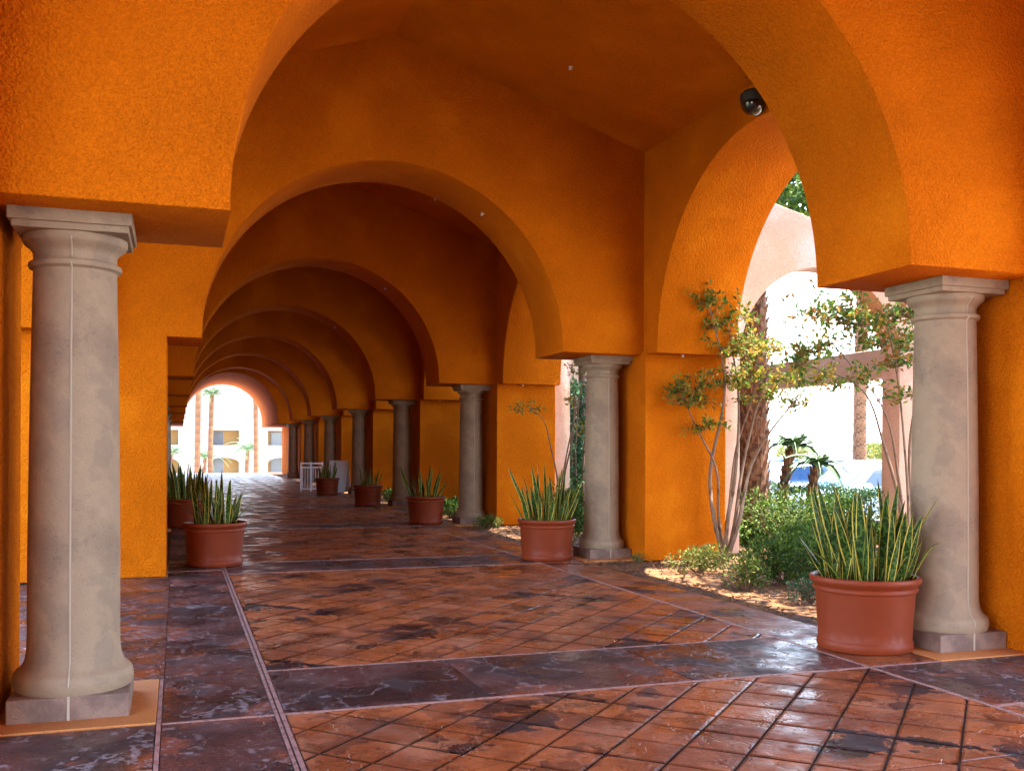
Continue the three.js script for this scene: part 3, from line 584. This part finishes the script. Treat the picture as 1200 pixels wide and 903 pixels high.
{ // low green ground cover over the outer part of the bed
  const pos = [], nor = [], cc = [];
  for (let i = 0; i < 14; i++) leafQuad(pos, nor, cc, new THREE.Vector3(rr(-.09, .09), rr(0, .14), rr(-.09, .09)), rdir().add(new THREE.Vector3(0, .6, 0)).normalize(), rdir(), 0.1, 0.055, [1, 1, 1]);
  const im = new THREE.InstancedMesh(fromArrays(pos, nor, cc), new THREE.MeshPhysicalMaterial({ color: col(1, 1, 1), roughness: 0.85, specularIntensity: 0.3, side: THREE.DoubleSide }), 9000);
  const m = new THREE.Matrix4(), q = new THREE.Quaternion(), c = new THREE.Color();
  for (let i = 0; i < 9000; i++) {
    const u = rr(12.9, 48), v = rr(u < 19 ? 7.3 : 6.3, 11.6); q.setFromAxisAngle(UPV, rr(0, 6.3)); const k = rr(0.8, 1.5), g = pick(GREENS);
    m.compose(P3(v, -0.01, u), q, new THREE.Vector3(k, k, k)); im.setMatrixAt(i, m); im.setColorAt(i, c.setRGB(g[0] * 0.8, g[1] * 0.8, g[2] * 0.8));
  }
  im.name = 'ground_cover'; im.castShadow = im.receiveShadow = true; im.userData = { kind: 'stuff', label: 'low leafy ground cover spreading over the outer planting bed', category: 'ground cover' }; scene.add(im);
}
// tall leafy screens added between the farther spur arches to cut skylight
for (const [ua, ub] of [[19.5, 23.9], [26.0, 30.2], [32.4, 36.6], [38.6, 43.0], [44.8, 49.2]]) {
  const L = ub - ua, o = thing('added_tall_hedge', 'tall dense green hedge added to darken the farther arcade bays', 'hedge', 8.4, 0, ua, 0, 'added tall hedges outside the farther bays');
  part('stems', mergeGeometries(Array.from({ length: 9 }, (_, i) => tube([new THREE.Vector3(rr(-.1, .1), -0.05, -L * (i + 0.5) / 9), new THREE.Vector3(rr(-.15, .15), 1.4, -L * (i + 0.5) / 9), new THREE.Vector3(rr(-.2, .2), 2.6, -L * (i + 0.5) / 9)], 0.035, 0.01, 7, 6))), matTwig, o);
  const pos = [], nor = [], cc = [];
  for (let i = 0; i < 8000; i++) {
    const z = -rr(0, L), y = rr(0.02, 3.0), w = 0.55 * (1 - 0.25 * sst(2, 3, y)) + 0.12 * Math.sin(z * 2.3 + y) + 0.08 * Math.sin(y * 4 - z), x = (R() < 0.5 ? -1 : 1) * w * Math.pow(R(), 0.3);
    const c = pick(DARKS), b = rr(0.8, 1.5); leafQuad(pos, nor, cc, new THREE.Vector3(x, y, z), rdir(), rdir(), 0.13, 0.075, c.map((q) => q * b));
  }
  part('foliage', fromArrays(pos, nor, cc), leafMat, o);
}
// ------------------------------------------------------------------ palms
const palmMap = tex(256, (x, y) => rgbS(mixc([0.20, 0.085, 0.034], [0.085, 0.033, 0.013], sst(0.4, 0.65, fbm(n1, x * 10, y * 10, 10, 4))), 0.7 + 0.6 * n2(x * 80, y * 80, 80)), true, 0.6);
const matPalm = new THREE.MeshStandardMaterial({ map: palmMap, bumpMap: stoneBump, bumpScale: 0.006, roughness: 0.95 });
const matFrond = new THREE.MeshStandardMaterial({ color: col(0.05, 0.10, 0.02), roughness: 0.6, side: THREE.DoubleSide });
function frondGeo(len, n, drop) {
  const pos = [], nor = [], cc = [], c = [1, 1, 1]; const g0 = [];
  const cv = new THREE.QuadraticBezierCurve3(new THREE.Vector3(0, 0, 0), new THREE.Vector3(len * 0.5, len * 0.42, 0), new THREE.Vector3(len, -len * drop, 0));
  for (let i = 3; i < n; i++) for (const s of [-1, 1]) {
    const t = i / n, p = cv.getPoint(t), d = cv.getTangent(t), L = len * 0.26 * Math.sin(Math.min(1, t * 1.5 + 0.12) * Math.PI * 0.92 + 0.1) + 0.05;
    leafQuad(pos, nor, cc, p, d.multiplyScalar(0.7).add(new THREE.Vector3(0, -0.22, s)).normalize(), UPV, Math.abs(L), 0.045 + len * 0.006, c);
  }
  const st = tube(cv.getPoints(6), 0.022, 0.006, 8, 5).toNonIndexed(); st.deleteAttribute('uv'); const a = fromArrays(pos, nor, cc); a.deleteAttribute('color');
  return mergeGeometries([a, st]);
}
function palm(name, label, v, u, base, hgt, r, mat, boots, frL, nFr, lean, group) {
  const o = thing(name, label, 'palm', v, base, u, 0, group);
  const n = 40, pr = []; for (let i = 0; i <= n; i++) { const t = i / n; pr.push([r * (1.12 - 0.2 * t) * (boots ? 0.86 : 1 + 0.06 * (i % 2)), t * hgt]); }
  const bend = (g) => { const p = g.attributes.position; for (let i = 0; i < p.count; i++) { const t = p.getY(i) / hgt; p.setX(i, p.getX(i) + lean * t * t); } return g; };
  const tg = bend(latheM(pr, 20)); tg.computeVertexNormals(); part('trunk', tg, mat, o);
  if (boots) {   // old leaf bases in spirals
    const list = [], rows = Math.round(hgt / 0.17), per = 9;
    for (let j = 0; j < rows; j++) for (let i = 0; i < per; i++) {
      const a = (i + (j % 2) * 0.5) / per * 6.283 + rr(-.08, .08), y = j * 0.17 + rr(-.02, .02) + 0.05, rad = r * (1.10 - 0.2 * y / hgt) * 0.86;
      const g = new THREE.ConeGeometry(0.105 * rr(0.8, 1.1), 0.34, 4, 1); g.scale(1, 1, 0.55); g.rotateY(0); g.rotateX(rr(0.3, 0.55)); g.translate(0, y, rad + 0.005); g.rotateY(a); list.push(g);
    }
    const b = part('leaf_bases', metreUV(bend(mergeGeometries(list))), mat, o); b.userData.kind = 'stuff'; b.geometry.computeVertexNormals();
  }
  const fg = [frondGeo(frL, 30, 0.25), frondGeo(frL, 30, 0.6), frondGeo(frL * 0.9, 28, -0.15)];
  for (let i = 0; i < nFr; i++) { const f = part('frond', fg[i % 3], matFrond, o); f.position.set(lean, hgt - 0.08, 0); f.rotation.set(0, i * 2.4, (i % 5) * 0.16 - 0.1, 'YXZ'); }
  return o;
}
palm('palm_tree', 'thick palm trunk covered in rough brown leaf bases behind the spur arch', 9.0, 14.1, -0.03, 7.6, 0.245, matPalm, true, 2.4, 22, -0.1);
palm('palm_tree', 'tall ringed palm trunk standing in the parking lot', 28.5, 36.2, -0.38, 11, 0.27, matPalm, false, 2.6, 18, 0.2);
palm('small_palm', 'small palm with a leaning brown trunk behind the hedge', 11.5, 17.0, -0.03, 1.6, 0.075, matPalm, true, 0.75, 14, 0.25, 'small palms by the hedge');
palm('small_palm', 'short palm with drooping bright fronds near the leaning small palm', 11.62, 16.2, -0.03, 1.25, 0.065, matPalm, true, 0.6, 14, 0.12, 'small palms by the hedge');
const gFar = 'palms in the far courtyard';
palm('courtyard_palm', 'tall thick palm rising past the top of the end arch', 1.35, 75, -1.3, 11.5, 0.19, matPalm, false, 2.3, 18, 0.1, gFar);
palm('courtyard_palm', 'slimmer palm with its crown inside the end arch', 2.25, 75.5, -1.3, 6.7, 0.17, matPalm, false, 1.5, 16, 0.1, gFar);
palm('courtyard_palm', 'slender palm beside the last columns of the end arch', 5.5, 75, -1.3, 7.3, 0.17, matPalm, false, 1.6, 16, -0.1, gFar);
palm('courtyard_palm', 'low bushy palm at the left foot of the courtyard', -0.6, 80, -1.6, 2.6, 0.16, matPalm, false, 1.9, 16, 0.1, gFar);
palm('courtyard_palm', 'low bushy palm between the two tall courtyard trunks', 2.0, 84, -1.7, 2.4, 0.16, matPalm, false, 1.9, 16, 0.1, gFar);
palm('courtyard_palm', 'low bushy palm before the far balcony wall', 5.5, 86, -1.8, 3.1, 0.16, matPalm, false, 2.0, 16, 0.1, gFar);

// ------------------------------------------------------------------ far building across the courtyard
const matFar = new THREE.MeshStandardMaterial({ map: stuccoMap([0.24, 0.20, 0.165], 35), roughness: 0.95 });
const matFarDark = new THREE.MeshStandardMaterial({ color: col(0.36, 0.20, 0.07), roughness: 0.9 });
const matGlass = new THREE.MeshStandardMaterial({ color: col(0.12, 0.13, 0.14), roughness: 0.1 });
{
  const o = thing('courtyard_building', 'pale sunlit hotel wing with balconies and a blue diamond seen through the end arch', 'building', 5.4, -1.96, 128);
  const W = 30, open = [];
  const bayW = 7.2;
  for (let i = -4; i <= 4; i++) for (let f = 0; f < 2; f++) open.push([i * bayW - 1.85, i * bayW + 1.85, f * 3.3 + (f ? 0.55 : 0), f * 3.3 + (f ? 2.4 : 2.3), f]);
  const s = poly([[-W, 0], [W, 0], [W, 10.6], [9, 10.6], [0, 13.4], [-9, 10.6], [-W, 10.6]]);
  for (const [a, b, c, d, f] of open) { const h = new THREE.Path(); if (f) { h.moveTo(a, c); h.lineTo(a, d); h.lineTo(b, d); h.lineTo(b, c); } else { h.moveTo(a, c + 0.01); h.lineTo(a, d - 0.7); for (let q = 0; q <= 16; q++) { const t = Math.PI * (1 - q / 16); h.lineTo((a + b) / 2 + (b - a) / 2 * Math.cos(t), d - 0.7 + 0.7 * Math.sin(t)); } h.lineTo(b, c + 0.01); } h.closePath(); s.holes.push(h); }
  const g = new THREE.ExtrudeGeometry(s, { depth: 0.5, bevelEnabled: false }); part('wall', metreUV(g), matFar, o);
  part('rear_wall', metreUV(bx(-W, W, 0, 10.4, 1.6, 2.0)), matFarDark, o);
  for (const hgt of [3.2, 6.3]) part('floor_slab', metreUV(bx(-W, W, hgt, hgt + 0.22, 0.02, 1.58)), matFar, o);
  part('roof', metreUV(bx(-W - 0.4, W + 0.4, 10.42, 10.6, 0.1, 9)), matRoof, o);
  for (const [a, b, c, d, f] of open) {
    const w = part('window', bx(a + 0.5, (a + b) / 2 + 0.1, f * 3.3 + 0.25, f * 3.3 + 2.3, 1.54, 1.59, 0.01), matFar, o);
    part('pane', bx(a + 0.6, (a + b) / 2, f * 3.3 + 0.35, f * 3.3 + 2.2, 1.52, 1.545), matGlass, w);
  }
  const em = part('emblem', extr([[0, -0.6], [0.6, 0], [0, 0.6], [-0.6, 0]], 0.06), new THREE.MeshStandardMaterial({ color: col(0.24, 0.30, 0.55), roughness: 0.5 }), o); em.position.set(0, 7.75, 0.5);
}
// ------------------------------------------------------------------ pergola along the parking lot
{
  const o = thing('pergola', 'stucco post-and-beam pergola between the planting bed and the hedge', 'pergola', 11, 0, 12.9);
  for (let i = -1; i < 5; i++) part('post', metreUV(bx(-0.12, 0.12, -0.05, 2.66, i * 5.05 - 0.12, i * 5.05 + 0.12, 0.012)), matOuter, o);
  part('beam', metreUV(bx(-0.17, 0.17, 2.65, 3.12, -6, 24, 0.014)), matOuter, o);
}
// ------------------------------------------------------------------ parked cars
const chrome = new THREE.MeshStandardMaterial({ color: col(0.6, 0.6, 0.6), metalness: 1, roughness: 0.25 });
const rubber = new THREE.MeshStandardMaterial({ color: col(0.02, 0.02, 0.02), roughness: 0.8 });
const carGlass = new THREE.MeshPhysicalMaterial({ color: col(0.03, 0.07, 0.15), roughness: 0.05, clearcoat: 1 });
const lampGlass = new THREE.MeshPhysicalMaterial({ color: col(0.7, 0.72, 0.74), roughness: 0.08, clearcoat: 1 });
const tailMat = new THREE.MeshPhysicalMaterial({ color: col(0.35, 0.01, 0.01), roughness: 0.15, clearcoat: 1 });
function makeCar(label, paintColor, v, u, turn) {
  const paint = new THREE.MeshPhysicalMaterial({ color: paintColor, roughness: 0.35, metalness: 0.1, clearcoat: 1, clearcoatRoughness: 0.05 });
  const o = thing('parked_car', label, 'car', v, -0.36, u, turn, 'cars parked beyond the hedge');
  const arch = (cx) => arcPts(cx, 0.33, 0.38, Math.PI, 0, 14);
  const lower = [[-2.2, 0.3], [-2.25, 0.45], [-2.22, 0.62], [-2.05, 0.76], [-1.1, 0.92], [0.2, 0.96], [1.6, 0.98], [2.15, 0.95], [2.25, 0.7], [2.24, 0.4], [2.15, 0.25], ...arch(1.35).reverse(), ...arch(-1.35).reverse(), [-2.1, 0.25]];
  const body = extr(lower, 1.76, 0.07); body.translate(0, 0, -0.88); part('body', body, paint, o);
  const cab = new THREE.ExtrudeGeometry(poly([[-1.15, 0.9], [-0.45, 1.42], [0.1, 1.5], [1.0, 1.49], [1.6, 1.36], [1.98, 0.94]]), { depth: 1.3, bevelEnabled: true, bevelSize: 0.03, bevelThickness: 0.1, bevelSegments: 4, bevelOffset: -0.03 }); cab.translate(0, 0, -0.65);
  part('roof', creased(cab, 0.6), paint, o);
  for (const s of [-1, 1]) {
    const z = s * 0.752;
    for (const q of [[[-0.72, 0.97], [-0.36, 1.36], [0.1, 1.42], [0.26, 1.42], [0.26, 0.97]], [[0.34, 0.97], [0.34, 1.42], [0.95, 1.41], [1.32, 1.32], [1.3, 0.97]]]) { const g = extr(q, 0.012); g.translate(0, 0, z - 0.006); part('side_window', g, carGlass, o); }
    const hl = part('headlight', new RoundedBoxGeometry(0.24, 0.13, 0.34, 3, 0.05), lampGlass, o); hl.position.set(-2.1, 0.66, s * 0.62);
    const tl = part('tail_light', new RoundedBoxGeometry(0.1, 0.2, 0.26, 3, 0.04), tailMat, o); tl.position.set(2.2, 0.8, s * 0.7);
    const mr = part('mirror', new RoundedBoxGeometry(0.16, 0.12, 0.2, 3, 0.05), paint, o); mr.position.set(-0.72, 1.0, s * 0.96);
    for (const cx of [-1.35, 1.35]) {
      const w = part('wheel', new THREE.TorusGeometry(0.25, 0.085, 12, 28), rubber, o); w.position.set(cx, 0.335, s * 0.78);
      const rim = part('rim', creased(new THREE.CylinderGeometry(0.2, 0.2, 0.1, 20).rotateX(Math.PI / 2), 0.5), chrome, w); rim.position.z = 0;
    }
  }
  const wsh = new THREE.PlaneGeometry(0.82, 1.24); wsh.rotateX(-Math.PI / 2); const ws = part('windscreen', new THREE.BoxGeometry(0.78, 0.02, 1.26), carGlass, o); ws.position.set(-0.81, 1.165, 0); ws.rotation.z = 0.64;
  const bp = part('bumper', new RoundedBoxGeometry(0.2, 0.2, 1.7, 3, 0.07), paint, o); bp.position.set(-2.2, 0.4, 0);
  return o;
}
makeCar('pale blue car parked nose-in behind the big pot and hedge', col(0.45, 0.56, 0.66), 16.1, 20.2, 0);
makeCar('white car parked next to the pale blue car', col(0.75, 0.75, 0.74), 15.9, 23.2, 0);
makeCar('silver car parked beyond the white car near the small palms', col(0.5, 0.51, 0.52), 16.0, 26.6, 0);
makeCar('dark grey car parked past the silver car', col(0.12, 0.13, 0.14), 16.0, 29.6, 0);
makeCar('cream car parked across the lot near the ringed palm trunk', col(0.65, 0.6, 0.5), 25.2, 30.5, Math.PI);
makeCar('black car parked across the lot beyond the cream car', col(0.03, 0.03, 0.035), 25.2, 33.6, Math.PI);
makeCar('blue car parked across the lot between black and grey cars', col(0.06, 0.12, 0.25), 25.2, 36.5, Math.PI);
makeCar('mid-grey car at the end of the row across the lot', col(0.22, 0.23, 0.24), 25.2, 39.4, Math.PI);
// leafy trees added outside the side openings to block sun and sky
for (const [v, u] of [[9.75, 8.7], [9.3, 15.6], [9.2, 22.0], [9.2, 28.4], [9.2, 34.8], [9.2, 41.2], [9.2, 47.4]]) {
  const o = thing('added_shade_tree', 'broad leafy tree added over the spur arches to shade the arcade', 'tree', v, -0.02, u, 0, 'added shade trees beside the arcade');
  const wood = [tube([new THREE.Vector3(0, 0, 0), new THREE.Vector3(0.08, 2.2, 0.05), new THREE.Vector3(0, 4.6, 0)], 0.15, 0.09, 12, 9)];
  const pos = [], nor = [], cc = [];
  for (let b = 0; b < 16; b++) {
    const a = b * 2.4, q = 0.4 + 1.35 * Math.sqrt(b / 16), c = new THREE.Vector3(q * Math.cos(a), 5.9 + rr(-.7, .8), q * Math.sin(a) * 1.15);
    wood.push(tube([new THREE.Vector3(0, rr(3.8, 4.5), 0), new THREE.Vector3(c.x * 0.5, 5.0, c.z * 0.5), c], 0.05, 0.012, 8, 6));
    for (let i = 0; i < 420; i++) { const d = rdir(), k = Math.pow(R(), 0.4) * 0.78, g = pick(GREENS); leafQuad(pos, nor, cc, c.clone().addScaledVector(d, k), rdir(), rdir(), 0.17, 0.095, g); }
  }
  part('trunk', mergeGeometries(wood), matBark, o); part('crown', fromArrays(pos, nor, cc), leafMat, o);
}
// far trees along the lot
for (let i = 0; i < 9; i++) {
  const u = 34 + i * 6.5 + rr(-1, 1), v = 62 + rr(-3, 3), o = thing('roadside_tree', 'low rounded tree in the row along the far side of the parking lot', 'tree', v, -0.46, u, 0, 'trees along the far side of the lot');
  part('trunk', tube([new THREE.Vector3(0, 0, 0), new THREE.Vector3(0.1, 0.8, 0), new THREE.Vector3(0, 1.6, 0.1)], 0.16, 0.08, 8, 8), matBark, o);
  const pos = [], nor = [], cc = [];
  for (let q = 0; q < 900; q++) { const d = rdir(), k = Math.pow(R(), 0.35), c = pick(YELLOWS); leafQuad(pos, nor, cc, new THREE.Vector3(d.x * 1.9 * k + 0.4 * Math.sin(q), 1.9 + d.y * 0.9 * k, d.z * 1.9 * k), rdir(), rdir(), 0.32, 0.2, c); }
  part('crown', fromArrays(pos, nor, cc), leafMat, o);
}
// ------------------------------------------------------------------ small things
{ // white folding sign past the fifth pot
  const o = thing('folding_sign', 'white folding sign board leaning open beside the far pot', 'sign', 4.93, 0, 31.9, -0.5);
  const frame = (tilt, nm) => { const b = part(nm, new RoundedBoxGeometry(0.62, 1.06, 0.025, 2, 0.008), whitePaint, o); b.position.set(0, 0.53, 0.16 * Math.sign(tilt)); b.rotation.x = -tilt; for (const s of [-1, 1]) { const l = part('leg', new RoundedBoxGeometry(0.04, 0.1, 0.03, 2, 0.005), whitePaint, b); l.position.set(s * 0.27, -0.55, 0); } return b; };
  frame(0.3, 'front_board'); frame(-0.3, 'rear_board');
  o.position.y = 0.045;
}
{ // white metal rack
  const o = thing('metal_rack', 'white metal rack with upright bars standing behind the far pot', 'rack', 4.35, 0, 34.2, 0);
  for (const x of [-0.36, -0.02, 0.36]) part('post', new RoundedBoxGeometry(0.05, 1.0, 0.05, 2, 0.008).translate(x, 0.5, 0), whitePaint, o);
  for (const y of [0.08, 0.82, 0.96]) part('rail', new RoundedBoxGeometry(0.74, 0.045, 0.04, 2, 0.008).translate(0, y, 0.006), whitePaint, o);
  for (let i = 0; i < 8; i++) part('bar', new THREE.CylinderGeometry(0.009, 0.009, 0.76, 8).translate(-0.31 + i * 0.09 - (i > 3 ? 0.0 : 0), 0.45, 0), whitePaint, o);
}
{ // black dome camera under the ceiling
  const o = thing('security_camera', 'glossy black dome camera high on the side wall above the side arch', 'camera', VI - 0.1, 5.12, 9.02);
  part('mount', creased(lathe([[0, 0.0], [0.13, 0.0], [0.14, 0.02], [0.14, 0.09], [0.11, 0.12], [0, 0.12]], 32)), blackMatte, o);
  part('bracket', new RoundedBoxGeometry(0.16, 0.07, 0.1, 2, 0.015).translate(0.06, 0.07, 0), blackMatte, o);
  part('dome', new THREE.SphereGeometry(0.132, 32, 20, 0, 6.2832, Math.PI / 2, Math.PI / 2), blackGloss, o);
}
{ // sprinkler heads
  const g = creased(lathe([[0, -0.035], [0.008, -0.035], [0.018, -0.03], [0.018, -0.026], [0.008, -0.024], [0.008, -0.008], [0.024, -0.006], [0.024, 0.004], [0, 0.004]], 16));
  const put = (v, h, u, rz, lab) => { const o = solo('sprinkler_head', g, whitePaint, lab, 'sprinkler', 'fire sprinkler heads'); o.position.set(v, h, -u); o.rotation.z = rz; };
  const sl = Math.atan(0.327);
  for (let k = 0; k < 4; k++) put(4.3, roofH(4.3), 10.6 + BAY * k, -sl, 'small white sprinkler head set in a sloping ceiling');
  for (let k = 1; k < 4; k++) { const a = 0.95; put(MID + RAD * Math.cos(a), SPR + 0.02 + RAD * Math.sin(a), cl(k), a - Math.PI / 2, 'small white sprinkler head under a cross arch'); }
  for (let k = 0; k < 3; k++) put(6.3, SPR - 0.003, cl(k + 1) - 0.75, 0, 'small white sprinkler head under the ledge above a pier');
}
{ // small red box on the near pier
  const o = thing('call_box', 'small red box fixed on the pier beside the stone column', 'box', VI - 0.05, 0.72, 5.44);
  part('housing', new RoundedBoxGeometry(0.05, 0.2, 0.12, 3, 0.01).translate(0, 0.1, 0), new THREE.MeshStandardMaterial({ color: col(0.55, 0.03, 0.015), roughness: 0.4 }), o);
  part('button', new THREE.CylinderGeometry(0.018, 0.018, 0.02, 16).rotateZ(Math.PI / 2).translate(-0.03, 0.1, 0), whitePaint, o);
}
renderer.render(scene, camera);
